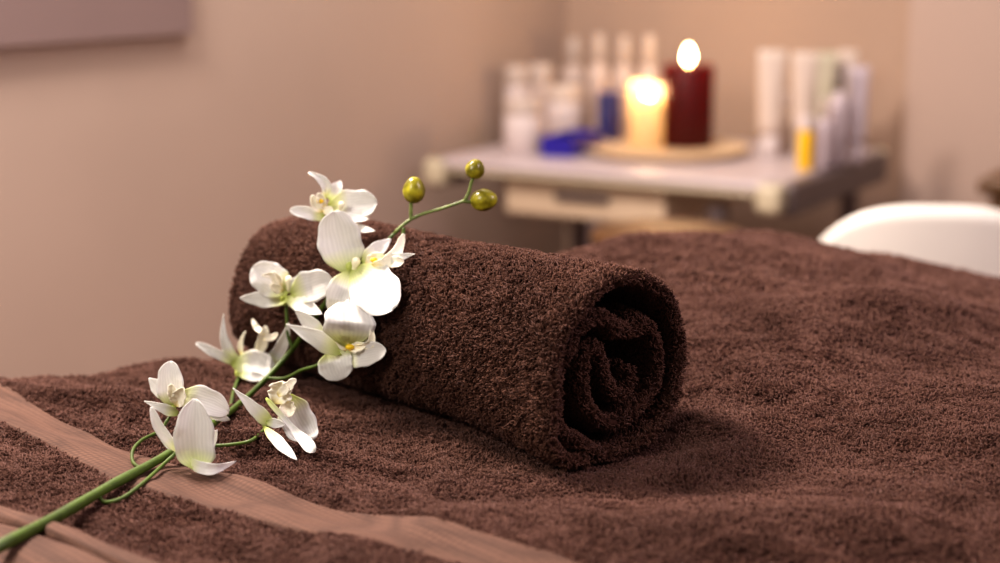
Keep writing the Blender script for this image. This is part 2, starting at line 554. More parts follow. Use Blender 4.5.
# stadium cross-section: axial a, normal offset b
na = 230; ne = 9
aa = np.linspace(0, 1, na)
st = []
for k in range(na): st.append((aa[k], 1.0, 0))
for k in range(1, ne): st.append((1, math.cos(math.pi * k / ne), math.sin(math.pi * k / ne)))
for k in range(na): st.append((1 - aa[k], -1.0, 0))
for k in range(1, ne): st.append((0, -math.cos(math.pi * k / ne), -math.sin(math.pi * k / ne)))
st = np.array(st)
S, J = np.meshgrid(np.arange(NS), np.arange(len(st)), indexing='ij')
fr = sm / sm[-1]
rec0 = .003 + .006 * sstep(.36, .62, fr) + .006 * sstep(.7, 1, fr) + .0025 * noise(sm * 30, sm * 0, 5)   # near end recess
rec1 = .004 + .014 * sstep(.36, .8, fr) + .003 * noise(sm * 25, sm * 0, 9)
A = rec0[S] + (LEN - rec0[S] - rec1[S]) * st[J, 0] + st[J, 2] * TK * .9
th = TK * .5 * (1 + .10 * noise(sm[S] * 60, A * 12, 21))
# taper the sheet's own two ends round
endt = np.sqrt(np.clip(np.minimum(sm, sm[-1] - sm) / .004, .02, 1))
th = th * endt[S]
# the roll is a little softer and flatter along its length
u = cl_m[S, 0] + nm[S, 0] * th * st[J, 1]
v = cl_m[S, 1] + nm[S, 1] * th * st[J, 1]
rad = np.hypot(u, v); outer = sstep(.7, .95, rad / RR)
k2 = 1 + (.018 * noise(np.arctan2(v, u) * 1.6, A * 11, 41) - .13 * sstep(.325, .392, A) ** 1.5 - .05 * A / LEN + .012 * sstep(.05, 0, A)) * outer
u = u * k2; v = v * k2
u = u + .003 * noise(A * 40, sm[S] * 40, 43) * (1 - outer); v = v + .003 * noise(A * 40, sm[S] * 40, 44) * (1 - outer)
rd = np.hypot(u, v); kk = np.minimum(1, (RR * .985 + TK * .1) / np.maximum(rd, 1e-6)); kk = 1 + (kk - 1) * sstep(0.0, .14, A)
u = u * kk; v = v * kk
v = np.where(v < -RR * .93, -RR * .93 + (v + RR * .93) * .25, v)   # sits flat
Pr = C1 + A[..., None] * AX + u[..., None] * UX + v[..., None] * UZ
# a soft dent where the terry pile bunches
Vr = Pr.reshape(-1, 3); Fr = grid_quads(NS, len(st), True)
# orientation: make sure normals face outwards
def fnorm(V, Fq):
    a = V[Fq[:, 2]] - V[Fq[:, 0]]; b = V[Fq[:, 3]] - V[Fq[:, 1]]
    n = np.cross(a, b); A_ = np.linalg.norm(n, axis=1); return n / np.maximum(A_, 1e-12)[:, None], A_ / 2
fn, fa = fnorm(Vr, Fr)
# test an outer face
idx = 100 * len(st) + 60
if np.dot(fn[idx], (nm[100, 0] * UX + nm[100, 1] * UZ)) < 0:
    Fr = Fr[:, ::-1]; fn = -fn
cen = Vr[Fr].mean(1)
si = Fr[:, 0] // len(st); ji = Fr[:, 0] % len(st)
Aq = A.reshape(-1)[Fr[:, 0]]; bq = st[ji, 1]
radq = rad.reshape(-1)[Fr[:, 0]]
outer_face = (fr[si] < .46) & (bq > 0)
near_end = (Aq < .075)
far_end = (Aq > LEN - .03)
want = outer_face | near_end | far_end
pitch = .0018
prob = np.where(want, fa / pitch ** 2 * 1.25, 0)
cnt = rng.poisson(prob)
sel = np.repeat(np.arange(len(Fr)), cnt)
w1 = rng.random((len(sel), 2))
q = Vr[Fr[sel]]
pt = (q[:, 0] * (1 - w1[:, :1]) + q[:, 1] * w1[:, :1]) * (1 - w1[:, 1:]) + (q[:, 3] * (1 - w1[:, :1]) + q[:, 2] * w1[:, :1]) * w1[:, 1:]
nn = fn[sel]
print('roll loops', len(sel))
lx = noise(pt[:, 0] * 130 + pt[:, 2] * 60, pt[:, 1] * 130, 71); ly = noise(pt[:, 0] * 130, pt[:, 2] * 130 + pt[:, 1] * 40, 72)
lean = lx[:, None] * AX * .7 + ly[:, None] * UZ * .7; lean -= nn * (lean * nn).sum(1)[:, None]
hs = 1 + .35 * noise(pt[:, 0] * 260 + pt[:, 1] * 90, pt[:, 2] * 260 + pt[:, 1] * 200, 73)
lv, lf = loops_mesh(pt, nn, (.0026 * hs)[:, None], .0012, .00055, lean)
roll_loc = C1 + AX * LEN / 2 - np.array([0, 0, RR])
roll_me = mesh_np('rolled_towel', np.vstack([Vr, lv]) - roll_loc, np.vstack([Fr, lf + len(Vr)]))
roll = link('rolled_towel', roll_me, M_TERRY_ROLL, None, tuple(roll_loc))
ground_shade(roll_me, len(Fr))
tag(roll, 'tightly rolled dark brown terry towel lying beside the white orchid spray', 'towel')
# small care tag inside the roll
mbt = MB()
c0 = C1 + AX * .020 + UX * RR * .36 + UZ * RR * .42
mbt.add([c0 + AX * .0 - UX * .0035, c0 + UX * .0035, c0 + UX * .004 - UZ * .011 + AX * .001, c0 - UX * .003 - UZ * .011 + AX * .001], [(0, 1, 2, 3)])
mbt.build('care_tag', plain('dull_red_tag', (.16, .055, .035), .7), roll)

sub = Fr.reshape(-1, 4)
roll_bvh = BVHTree.FromPolygons([tuple(p) for p in Vr.tolist()], sub.tolist())


def surfD(px, py):
    d = Vector(ray(px, py)).normalized()
    best = None
    for b in (bed_bvh, roll_bvh):
        h = b.ray_cast(Vector(CAM), d)
        if h[0] is not None and (best is None or h[0].y < best): best = h[0].y
    return best


# ------------------------------------------------------------------ orchid spray
def petal_geo(base, tip, wid, n=(0, -1, .35), prof='round', bend=0.0, cup=.18, curl=0.0, side=0.0, ns=26, nt=13, ruffle=.014, seed=0):
    B = np.asarray(base, float); T = np.asarray(tip, float)
    A = T - B; L = np.linalg.norm(A); a = A / L
    n = np.asarray(n, float); n = n / np.linalg.norm(n)
    W = np.cross(a, n); W /= np.linalg.norm(W); N = np.cross(W, a)
    s = np.linspace(0, 1, ns)[:, None]; t = np.linspace(-1, 1, nt)[None]
    if prof == 'round': w = np.clip(1 - np.abs(2 * s ** .9 - 1) ** 2.5, .02, 1) ** .5 * (.55 + .45 * sstep(0, .35, s))
    elif prof == 'sepal': w = np.sin(np.pi * s ** .85) ** .75; w = np.maximum(w, .05 + .3 * (1 - s) ** 3)
    elif prof == 'point': w = np.sin(np.pi * s ** .62) ** .9 * (1 - .25 * s); w = np.maximum(w, .04 + .3 * (1 - s) ** 3)
    elif prof == 'club': w = (.42 + .58 * sstep(.45, .85, s)) * np.sqrt(np.clip(1 - np.clip((s - .86) / .14, 0, 1) ** 2, .02, 1)) * np.sqrt(np.clip(s / .08, .1, 1))
    else: w = np.sqrt(np.clip(np.sin(np.pi * s), .01, 1)) ** .8      # strap
    hw = wid / 2 * w
    rng2 = np.random.default_rng(seed + 5)
    ph = rng2.uniform(0, 6.28, 3)
    edge = 1 + (.03 + ruffle) * np.sin(s * 17 + ph[0] + t * 2) * np.abs(t)
    off = bend * L * 4 * s * (1 - s) + curl * L * s ** 3 + cup * wid * .5 * w * t * t
    off = off + wid * .045 * np.sin(s * 9 + ph[1] + 2.5 * t) * np.abs(t) + wid * ruffle * np.sin(s * 26 + ph[2]) * np.abs(t) ** 2
    off = off - wid * .02 * np.exp(-(t / .12) ** 2)                       # mid rib
    sd = side * L * 4 * s * (1 - s)
    V = B + A * s[..., None] + N * off[..., None] + W * (hw * t * edge + sd)[..., None]
    UV = np.stack([np.broadcast_to(t * .5 + .5, (ns, nt)), np.broadcast_to(s, (ns, nt))], -1)
    return slide(V.reshape(-1, 3), ns, nt), UV.reshape(-1, 2), grid_quads(ns, nt)


AXH = AX


def inside(V, m):
    z = H(V[:, 0], V[:, 1])
    a = V[:, 2] < z + .0045 + m
    d = V - C1; t = d @ AXH; rr = np.linalg.norm(d - t[:, None] * AXH, axis=1)
    return a | ((rr < RR + .0055 + m) & (t > -.004) & (t < LEN + .004))


def slide(V, ns, nt, m=.001):
    V = V.copy(); am = np.zeros(len(V)); dr = CAM - V; dr /= np.linalg.norm(dr, axis=1)[:, None]
    for _ in range(160):
        k = inside(V + dr * am[:, None], m)
        if not k.any(): break
        am[k] += .0012
    a = am.reshape(ns, nt).max(1)
    if a.max() > 0:
        for _ in range(5):
            p = np.pad(a, 1, mode='edge'); a = np.maximum(a, (p[:-2] + p[2:]) / 2 * .98)
        for _ in range(3):
            p = np.pad(a, 1, mode='edge'); a = np.maximum(a, (p[:-2] + a + p[2:]) / 3)
    return V + dr * np.repeat(a, nt)[:, None]


def petal_obj(name, geos, m, parent, label=None, thick=.00045):
    base = np.array(wloc(parent))
    Vs = []; Us = []; Fs = []; o = 0
    for (V, U, Fq) in geos:
        Vs.append(V); Us.append(U); Fs.append(Fq + o); o += len(V)
    V = np.vstack(Vs) - base; U = np.vstack(Us); Fq = np.vstack(Fs)
    me = mesh_np(name, V, Fq)
    uvl = me.uv_layers.new(name='UVMap'); uvl.data.foreach_set('uv', U[Fq.ravel()].astype(np.float32).ravel())
    ob = link(name, me, m, parent)
    so = ob.modifiers.new('thickness', 'SOLIDIFY'); so.thickness = thick; so.offset = 0
    if label: ob['label'] = label
    return ob


PX = 1.0 / F
SPRAY_LOC = P(165, 457, 1.07)
spray = empty('orchid_spray', SPRAY_LOC)
tag(spray, 'white artificial orchid spray on a green stem leaning across the rolled towel', 'flower')


def blob(name, c, r, m, parent, sx=1, sy=1, sz=1, axis=None, label=None):
    mb = MB()
    n = 10
    prof = [(max(math.sin(math.pi * i / n), .02) * r, -math.cos(math.pi * i / n) * r) for i in range(n + 1)]
    M = Matrix.Translation(Vector(c))
    if axis is not None: M = M @ Vector((0, 0, 1)).rotation_difference(Vector(axis)).to_matrix().to_4x4()
    M = M @ Matrix.Diagonal((sx, sy, sz, 1))
    mb.lathe((0, 0, 0), prof, 20, M)
    o = mb.build(name, m, parent)
    if label: o['label'] = label
    return o


def blossom(cpx, cpy, gap, petals, lip, column=None, yellow=None, D=None, calyx=None, seed=0):
    """petals: (bx,by,bd, tx,ty,td, width_px, profile, kwargs); bd/td in metres towards (-) or away (+) from the blossom's depth"""
    if D is None: D = surfD(cpx, cpy) - gap
    px = D * PX
    c = P(cpx, cpy, D)
    g = MB()
    cx = calyx or (cpx, cpy)
    n = 8; r = 5.4 * px
    prof = [(max(math.sin(math.pi * i / n), .05) * r * (.6 + .4 * i / n), -math.cos(math.pi * i / n) * r * 1.2) for i in range(n + 1)]
    g.lathe((0, 0, 0), prof, 16, Matrix.Translation(Vector(P(cx[0], cx[1], D + .001))))
    root = g.build('blossom', M_CALYX, spray)
    for i, (bx, by, bd, tx, ty, td, w, pf, kw) in enumerate(petals):
        geo = petal_geo(P(bx, by, D + bd), P(tx, ty, D + td), w * px, prof=pf, seed=seed * 10 + i, **kw)
        petal_obj('petal', [geo], M_PETAL, root)
    gs = []
    for i, (bx, by, bd, tx, ty, td, w, pf, kw) in enumerate(lip):
        gs.append(petal_geo(P(bx, by, D + bd), P(tx, ty, D + td), w * px, prof=pf, seed=seed * 10 + 50 + i, ns=18, nt=9, **kw))
    if gs: petal_obj('lip', gs, M_LIP, root, 'cream freckled lip')
    if column:
        a = P(column[0], column[1], D - .006); b = P(column[2], column[3], D - .003)
        mb = MB(); k = column[4] * px
        mb.tube([a + (b - a) * t for t in (0, .04, .15, .35, .6, .85, .97, 1)], [k * q for q in (.15, .6, .95, 1, .7, .6, .4, .1)], 14)
        mb.build('column', M_COLUMN, root)
    if yellow:
        blob('throat', P(yellow[0], yellow[1], D - yellow[3] if len(yellow) > 3 else D - .007), yellow[2] * px, M_YELLOW, root, 1.2, .8, .75, label='yellow throat')
    return D


Z = 0.0
dF = {}
# 1 topmost, facing left
dF[1] = blossom(326, 208, 0, [
    (330, 200, .004, 341, 181, .012, 14, 'sepal', dict(bend=.05)),
    (328, 206, 0, 377, 203, -.004, 31, 'round', dict(bend=-.10, cup=.25)),
    (321, 203, 0, 309, 173, -.004, 10.5, 'strap', dict(side=.34, bend=.1, cup=.5, curl=-.1)),
    (325, 218, 0, 290, 210, -.006, 13, 'strap', dict(bend=.12, cup=.3)),
    (331, 214, -.004, 369, 219, -.010, 12, 'sepal', dict(bend=-.1, n=(0, -.7, .8))),
    (348, 224, .002, 375, 231, .0, 9, 'sepal', dict(bend=-.08, n=(0, -.7, .7)))],
    [(322, 212, -.004, 312, 195, -.008, 9, 'strap', dict(side=-.1, cup=.6)), (325, 207, -.004, 318, 193, -.01, 8, 'round', dict(cup=.5, ruffle=.05)),
     (323, 212, -.005, 333, 209, -.012, 8, 'round', dict(cup=.4))],
    column=(342, 202, 340, 212, 3.2), yellow=(320, 201, 3.2), D=surfD(350, 236) - .016, calyx=(330, 214), seed=1)
# 2 largest, in front of the roll's upper left
dF[2] = blossom(350, 268, .022, [
    (349, 274, .002, 334, 211, .004, 45, 'round', dict(bend=-.06, cup=.22, side=-.02)),
    (351, 270, -.001, 336, 316, -.006, 32, 'round', dict(bend=.10, cup=.3)),
    (354, 267, -.002, 394, 309, -.006, 50, 'round', dict(bend=.03, cup=.2, n=(.6, -1, -.35))),
    (362, 263, -.001, 391, 239, .002, 17, 'sepal', dict(bend=.05)),
    (380, 262, -.004, 415, 254, -.006, 13, 'point', dict(bend=.05))],
    [(372, 265, -.006, 404, 234, -.012, 13, 'strap', dict(side=.22, bend=.1, cup=.4)), (365, 264, -.007, 384, 255, -.014, 12, 'round', dict(cup=.5, ruffle=.04)),
     (385, 262, -.006, 404, 262, -.012, 12, 'round', dict(cup=.4))],
    column=(357, 258, 354, 272, 4.6), yellow=(374, 260, 3.4, .012), seed=2)
# 3 left
dF[3] = blossom(286, 296, .018, [
    (289, 292, .001, 252, 268, .0, 35, 'round', dict(bend=.06, cup=.2)),
    (288, 300, -.001, 240, 298, -.004, 17, 'sepal', dict(bend=-.1, cup=.3)),
    (286, 298, -.002, 322, 314, -.008, 17, 'sepal', dict(bend=.14, cup=.3)),
    (291, 294, .001, 333, 280, .0, 33, 'round', dict(bend=.05, cup=.25)),
    (288, 292, .001, 306, 274, .004, 13, 'sepal', dict(bend=.05))],
    [(281, 290, -.004, 262, 275, -.012, 8, 'strap', dict(side=.25, cup=.6)), (282, 292, -.005, 270, 285, -.014, 9, 'round', dict(cup=.5, ruffle=.06)),
     (284, 290, -.005, 274, 271, -.010, 5, 'strap', dict(side=-.2, cup=.6))],
    column=(289, 276, 289, 292, 4.0), calyx=(284, 300), seed=3)
# 4 right middle, with yellow throat
dF[4] = blossom(340, 350, .022, [
    (349, 347, .004, 350, 300, .006, 53, 'round', dict(bend=-.03, cup=.2)),
    (326, 338, .004, 295, 310, .006, 15, 'sepal', dict(bend=-.1, cup=.3)),
    (343, 352, -.004, 286, 324, -.006, 22, 'point', dict(bend=.12, cup=.35)),
    (331, 350, -.002, 341, 380, -.008, 36, 'round', dict(bend=.12, cup=.3)),
    (342, 360, -.001, 386, 350, -.004, 25, 'round', dict(bend=.10, cup=.25))],
    [(350, 346, -.006, 352, 319, -.010, 21, 'round', dict(cup=.8, bend=-.25)), (355, 346, -.008, 371, 324, -.016, 9, 'strap', dict(side=.35, cup=.5)),
     (348, 349, -.010, 332, 335, -.014, 11, 'point', dict(cup=.4)), (349, 350, -.010, 366, 345, -.016, 10, 'round', dict(cup=.5, ruffle=.05))],
    column=(333, 325, 329, 340, 5.0), yellow=(350, 347, 4.0, .012), seed=4)
# 5 seen from below, lip standing up
dF[5] = blossom(242, 368, .052, [
    (236, 364, .0, 196, 343, -.004, 9.5, 'strap', dict(bend=.1, cup=.4)),
    (240, 364, .002, 224, 314, .0, 12.5, 'point', dict(side=-.12, bend=.08, cup=.5)),
    (263, 370, .002, 289, 323, .002, 14, 'sepal', dict(side=.10, cup=.4)),
    (232, 364, -.004, 275, 368, -.008, 28, 'round', dict(bend=-.15, cup=.35, side=-.05)),
    (238, 374, -.001, 270, 379, -.002, 11, 'sepal', dict(bend=.1))],
    [(256, 358, .004, 266, 326, .004, 12, 'strap', dict(side=.05, cup=.3)), (266, 334, .004, 252, 319, .004, 6, 'strap', dict(side=-.12, cup=.3)),
     (262, 338, .004, 278, 334, .002, 7, 'strap', dict(side=.12, cup=.3)), (242, 356, .003, 246, 331, .002, 6.5, 'point', dict(side=-.12, cup=.4))],
    column=(253, 350, 252, 362, 3.2), calyx=(239, 374), seed=5)
# 6 low right, seen from the side
dF[6] = blossom(268, 423, .046, [
    (272, 425, .0, 233, 388, -.004, 16, 'point', dict(bend=.08, cup=.35)),
    (288, 394, .004, 312, 441, .002, 36, 'round', dict(bend=.05, cup=.2, side=.06)),
    (266, 398, -.007, 315, 452, -.012, 13, 'club', dict(bend=.10, cup=.35)),
    (264, 427, -.002, 297, 460, -.004, 12, 'sepal', dict(bend=.06, cup=.35)),
    (266, 422, -.004, 285, 425, -.005, 10, 'sepal', dict(cup=.3))],
    [(276, 404, -.008, 284, 382, -.010, 24, 'round', dict(cup=.5, ruffle=.10, bend=-.2)), (278, 396, -.010, 296, 379, -.012, 10, 'strap', dict(cup=.4, ruffle=.1)),
     (285, 400, -.006, 290, 417, -.010, 16, 'round', dict(cup=.6, ruffle=.08, bend=-.2))],
    column=(286, 392, 290, 400, 3.0), calyx=(266, 424), seed=6)
# 7 upper of the low left pair
dF[7] = blossom(172, 405, .055, [
    (174, 408, .001, 170, 361, .0, 28, 'round', dict(bend=.10, cup=.4)),
    (170, 399, .003, 149, 378, .004, 16, 'sepal', dict(bend=.05, cup=.3)),
    (178, 414, -.001, 144, 401, -.004, 12, 'point', dict(bend=.12, cup=.4)),
    (176, 396, -.002, 229, 412, -.002, 29, 'round', dict(bend=.12, cup=.3, side=-.06)),
    (205, 412, .002, 230, 420, .0, 11, 'sepal', dict(bend=.05))],
    [(176, 406, -.005, 184, 388, -.014, 15, 'round', dict(cup=.6, ruffle=.08)), (176, 402, -.006, 171, 384, -.012, 11, 'round', dict(cup=.5, ruffle=.08))],
    column=(182, 395, 178, 405, 3.5), calyx=(172, 410), seed=7)
# 8 lower of the pair, hanging to the towel
dF[8] = blossom(183, 449, .045, [
    (199, 470, -.004, 196, 399, -.014, 42, 'round', dict(bend=.14, cup=.35)),
    (195, 468, .002, 217, 430, .004, 16, 'sepal', dict(bend=-.05, cup=.3)),
    (184, 454, -.002, 151, 407, -.008, 11.5, 'strap', dict(side=-.08, bend=.05, cup=.4)),
    (182, 453, -.003, 236, 461, -.006, 13, 'sepal', dict(side=.22, bend=.05, cup=.3)),
    (184, 452, .002, 158, 425, .004, 12, 'sepal', dict(cup=.3, side=-.1))],
    [], calyx=(180, 447), seed=8)
print(dF)

# stem, following the towel then leaning over the roll
ST = [(-22, 557), (0, 546), (60, 515), (110, 486), (165, 456), (200, 432), (232, 410), (262, 383), (290, 352), (312, 322), (332, 294), (355, 268),
      (382, 246), (403, 225), (420, 215), (440, 209), (458, 203), (468, 199)]
SG = [.022, .022, .020, .018, .016, .012, .008, .008, .007, .007, .007, .006, .006, None, None, None, None, None]
SR = [6.0, 5.8, 5.6, 5.2, 4.6, 4.0, 3.7, 3.5, 3.2, 3.0, 2.8, 2.5, 2.2, 2.0, 1.9, 1.8, 1.7, 1.5]
pts = []; last = None
for (x, y), g in zip(ST, SG):
    d = surfD(max(x, 1), min(y, 562)) if g is not None else None
    if x < 0: d = surfD(1, 546)
    D = d - g if d is not None else last
    last = D; pts.append(P(x, y, D))
Ds = [p[1] for p in pts]
for _ in range(2):
    Ds = [Ds[0]] + [min(Ds[i], (Ds[i - 1] + Ds[i] * 2 + Ds[i + 1]) / 4) for i in range(1, len(Ds) - 1)] + [Ds[-1]]
pts = [P(x, y, D) for (x, y), D in zip(ST, Ds)]
print('stem D', [round(d, 3) for d in Ds])
sp = spline(np.array([list(p) + [r] for p, r in zip(pts, SR)]), 120)
cut = 88
mb = MB(); mb.tube([Vector(p[:3]) for p in sp[:cut + 1]], [p[3] * PX * 1.05 * (1 + .05 * math.sin(i * .9)) for i, p in enumerate(sp[:cut + 1])], 14)
mb.build('stem', M_STEM, spray)
mb = MB(); mb.tube([Vector(p[:3]) for p in sp[cut:]], [p[3] * PX * 1.1 * (1 + .10 * math.sin(i * 1.7)) for i, p in enumerate(sp[cut:])], 12)
mb.build('twig', M_TWIG, spray)


def stemD(px):
    xs = [a[0] for a in ST]; return float(np.interp(px, xs, Ds))


def pedicel(pl, d0, d1, r=1.9, m=None, name='pedicel'):
    n = len(pl); pp = []
    for i, (x, y) in enumerate(pl):
        D = d0 + (d1 - d0) * i / (n - 1); sd_ = surfD(x, y)
        if sd_ is not None: D = min(D, sd_ - .008)
        pp.append(list(P(x, y, D)))
    s = spline(pp, 24); mb = MB(); mb.tube([Vector(p) for p in s], r * PX * 1.05, 10)
    return mb.build(name, m or M_STEM, spray)


pedicel([(142, 469), (133, 462), (133, 450), (142, 440), (160, 430), (172, 413)], stemD(142), dF[7] + .003, 1.9)
pedicel([(98, 493), (104, 502), (122, 498), (143, 483), (165, 463), (181, 448)], stemD(98), dF[8] + .003, 2.0)
pedicel([(226, 415), (231, 404), (234, 390), (240, 374)], stemD(226), dF[5] + .003, 2.2)
pedicel([(196, 437), (212, 445), (235, 444), (252, 440), (266, 428)], stemD(196), dF[6] + .004, 1.9)
pedicel([(268, 378), (285, 378), (302, 370), (318, 365), (336, 354)], stemD(268), dF[4] + .006, 1.9)
pedicel([(293, 349), (288, 335), (287, 318), (286, 301)], stemD(293), dF[3] + .003, 2.2)
pedicel([(336, 290), (343, 282), (350, 270)], stemD(336), dF[2] + .004, 2.2)
pedicel([(358, 262), (352, 240), (334, 214)], dF[2] + .014, dF[1] + .006, 2.0)
DB = Ds[-1]
pedicel([(411, 220), (411, 211), (411, 202)], DB, DB, 2.2, M_TWIG)
pedicel([(465, 200), (469, 192), (471, 184), (474, 176)], DB, DB, 2.0, M_TWIG)
pedicel([(463, 201), (470, 202), (478, 202)], DB, DB, 2.2, M_TWIG)
pedicel([(404, 228), (403, 235), (402, 246)], DB - .002, DB - .006, 2.2, M_STEM)


def bud(cx, cy, rx, ry, axis, seed):
    k = DB * PX
    vs = []; fs = []; n = 30; m = 18
    for i in range(m + 1):
        a = math.pi * i / m; z = -math.cos(a)
        for j in range(n):
            w = 2 * math.pi * j / n
            groove = 1 - .16 * math.exp(-((math.sin(w * 1.5 + seed)) / .22) ** 2) * math.sin(a)
            r = math.sin(a) ** .85 * groove * (1 - .18 * z * (z > 0))
            vs.append((r * rx * k * math.cos(w), r * rx * k * math.sin(w), z * ry * k))
    for i in range(m):
        for j in range(n): fs.append((i * n + j, i * n + (j + 1) % n, (i + 1) * n + (j + 1) % n, (i + 1) * n + j))
    M = Matrix.Translation(Vector(P(cx, cy, DB))) @ Vector((0, 0, 1)).rotation_difference(Vector(axis)).to_matrix().to_4x4()
    mb = MB(); mb.add(vs, fs, True, M); return mb.build('bud', M_BUD, spray)


bud(414, 190, 11.5, 13.5, (.05, -.1, 1), .4)
bud(475, 169, 10, 10, (.3, -.2, 1), 1.3)
bud(484, 200, 11.5, 14, (1, -.3, .12), 2.1)

# ------------------------------------------------------------------ massage table under the towel
M_VINYL = plain('cream_vinyl_padding', (.62, .55, .46), .45, .04, 30)
M_WOODLEG = plain('beech_wood_legs', (.45, .27, .13), .5, .2, 12)
tc_ = np.array([.06, 1.08]); ang = math.atan2(DIR[1], DIR[0])
TM = Matrix.Translation(Vector((.124, 1.12, 0))) @ Matrix.Rotation(ang, 4, 'Z')
tb = empty('massage_table', (.124, 1.12, 0))
tag(tb, 'padded massage table hidden beneath the spread brown towel', 'table')
MB().box((0, 0, .66), (1.8, .70, .06), TM, .015).build('tabletop', M_WOODLEG, tb)
for sx in (-.8, .8):
    for sy in (-.28, .28):
        MB().box((sx, sy, .315), (.05, .05, .63), TM, .006).build('leg', M_WOODLEG, tb)

# ------------------------------------------------------------------ the trolley
CT = .647
FR = np.array([.508, 3.05]); FL = np.array([-.144, 3.43]); 
ex = (FL - FR); LW = np.linalg.norm(ex); ex /= LW
ey = np.array([-ex[1], ex[0]]); ey = ey if ey[1] > 0 else -ey
WD = .64
cc = FR + ex * LW / 2 + ey * WD / 2
TR = Matrix.Translation(Vector((cc[0], cc[1], 0))) @ Matrix.Rotation(math.atan2(-ex[1], -ex[0]), 4, 'Z')
# local: +x towards the right-hand end, +y to the back wall
M_TOP = plain('lilac_white_laminate', (.46, .39, .40), .35, .03, 6)
M_CREAM = plain('cream_plastic', (.50, .43, .31), .45, .04, 20)
M_GREY = plain('dark_grey_steel', (.13, .10, .10), .4, .1, 20, metal=.3)
M_DRAWER = plain('beige_drawer_front', (.60, .47, .34), .5, .05, 15)
tr = empty('trolley', (cc[0], cc[1], 0))
tag(tr, 'white topped beauty trolley with cream corners standing in the room corner', 'trolley')
MB().box((0, 0, CT - .008), (LW, WD, .016), TR, .005).build('tabletop', M_TOP, tr)
for (sx, sy) in ((-1, -1), (1, -1), (1, 1), (-1, 1)):
    MB().box((sx * (LW / 2 - .012), sy * (WD / 2 - .012), CT - .0275), (.05, .05, .055), TR, .012).build('corner_cap', M_CREAM, tr)
for sx in (-1, 1):
    MB().box((sx * (LW / 2 + .010), 0, CT - .034), (.030, WD - .07, .062), TR, .008).build('side_rail', M_GREY, tr)
MB().box((0, -WD / 2 + .012, CT - .022), (LW - .08, .018, .012), TR, .004).build('front_rail', M_CREAM, tr)
MB().box((0, WD / 2 - .012, CT - .04), (LW - .08, .018, .034), TR, .004).build('back_rail', M_GREY, tr)
for (sx, sy) in ((-1, -1), (1, -1), (1, 1), (-1, 1)):
    px_ = sx * (LW / 2 - .05) if sy > 0 else (.24 if sx > 0 else -.02)
    zt2 = CT - .108 if px_ == -.02 else .59
    lg = MB().box((px_, sy * (WD / 2 - .06), (zt2 + .08) / 2), (.032, .032, zt2 - .08), TR, .005).build('leg', M_GREY, tr)
    cm = TR @ Matrix.Translation((px_, sy * (WD / 2 - .06), .04)) @ Matrix.Rotation(math.pi / 2, 4, 'X')
    MB().lathe((0, 0, -.012), [(.02, 0), (.036, .002), (.04, .008), (.04, .016), (.036, .022), (.02, .024)], 24, cm).build('caster', M_GREY, lg)
MB().box((0, 0, .16), (LW - .12, WD - .1, .02), TR, .005).build('lower_shelf', M_TOP, tr)
dr = MB().box((-.045, -.055, CT - .068), (.36, .44, .078), TR, .006).build('drawer', M_DRAWER, tr)
MB().box((-.045, -.280, CT - .062), (.12, .018, .014), TR, .004).build('handle', M_GREY, dr)


def cartD(px, t):
    """depth along the pixel column px, t=0 front edge, 1 back edge of trolley top"""
    k = (px - 500) / F / .99
    def hit(p, d):  # p+d*s with x = k*y
        s = (k * p[1] - p[0]) / (d[0] - k * d[1]); return (p + d * s)[1]
    a = hit(FR, ex); b = hit(FR + ey * WD, ex)
    return a + (b - a) * t


# ---------------- things on the trolley
def base_pt(px, t):
    D = cartD(px, t); d = ray(px, 130)
    return np.array([d[0] / d[1] * D, D, CT])


def height_to(px, py, D):
    return P(px, py, D)[2]


M_WOODPLATE = plain('pale_wood_plate', (.62, .44, .27), .5, .1, 10)
plate_c = base_pt(667, .50)
pl = MB().lathe(tuple(plate_c), [(.10, 0), (.155, .002), (.170, .010), (.174, .017), (.168, .018), (.156, .012), (.02, .010)], 64).build('serving_plate', M_WOODPLATE, None, tuple(plate_c))
tag(pl, 'pale round wooden plate under the two candles on the trolley', 'plate')
PZ = CT + .0108


def wax(name, col, tcol, emis=None):
    m, nt, b = mat(name)
    N = nt.nodes; L = nt.links
    n = N.new('ShaderNodeTexNoise'); n.inputs['Scale'].default_value = 40
    tc = N.new('ShaderNodeTexCoord'); L.new(tc.outputs['Object'], n.inputs['Vector'])
    r = N.new('ShaderNodeValToRGB'); r.color_ramp.elements[0].color = tuple(c * .9 for c in col) + (1,); r.color_ramp.elements[1].color = col + (1,)
    L.new(n.outputs['Fac'], r.inputs['Fac']); L.new(r.outputs['Color'], b.inputs['Base Color'])
    b.inputs['Roughness'].default_value = .45
    t = N.new('ShaderNodeBsdfTranslucent'); t.inputs['Color'].default_value = tcol + (1,)
    ms = N.new('ShaderNodeMixShader'); ms.inputs[0].default_value = .5
    L.new(b.outputs[0], ms.inputs[1]); L.new(t.outputs[0], ms.inputs[2]); L.new(ms.outputs[0], N['Material Output'].inputs['Surface'])
    return m


def flame_mat():
    m, nt, b = mat('candle_flame')
    N = nt.nodes; L = nt.links
    e = N.new('ShaderNodeEmission'); e.inputs['Strength'].default_value = 45
    tc = N.new('ShaderNodeTexCoord'); sp_ = N.new('ShaderNodeSeparateXYZ'); L.new(tc.outputs['Generated'], sp_.inputs[0])
    r = N.new('ShaderNodeValToRGB'); r.color_ramp.elements[0].color = (1, .45, .12, 1); r.color_ramp.elements[1].color = (1, .72, .36, 1)
    r.color_ramp.elements[1].position = .3
    L.new(sp_.outputs['Z'], r.inputs['Fac']); L.new(r.outputs['Color'], e.inputs['Color'])
    L.new(e.outputs[0], N['Material Output'].inputs['Surface'])
    return m


M_FLAME = flame_mat()
M_WICK = plain('charred_wick', (.02, .015, .012), .9)


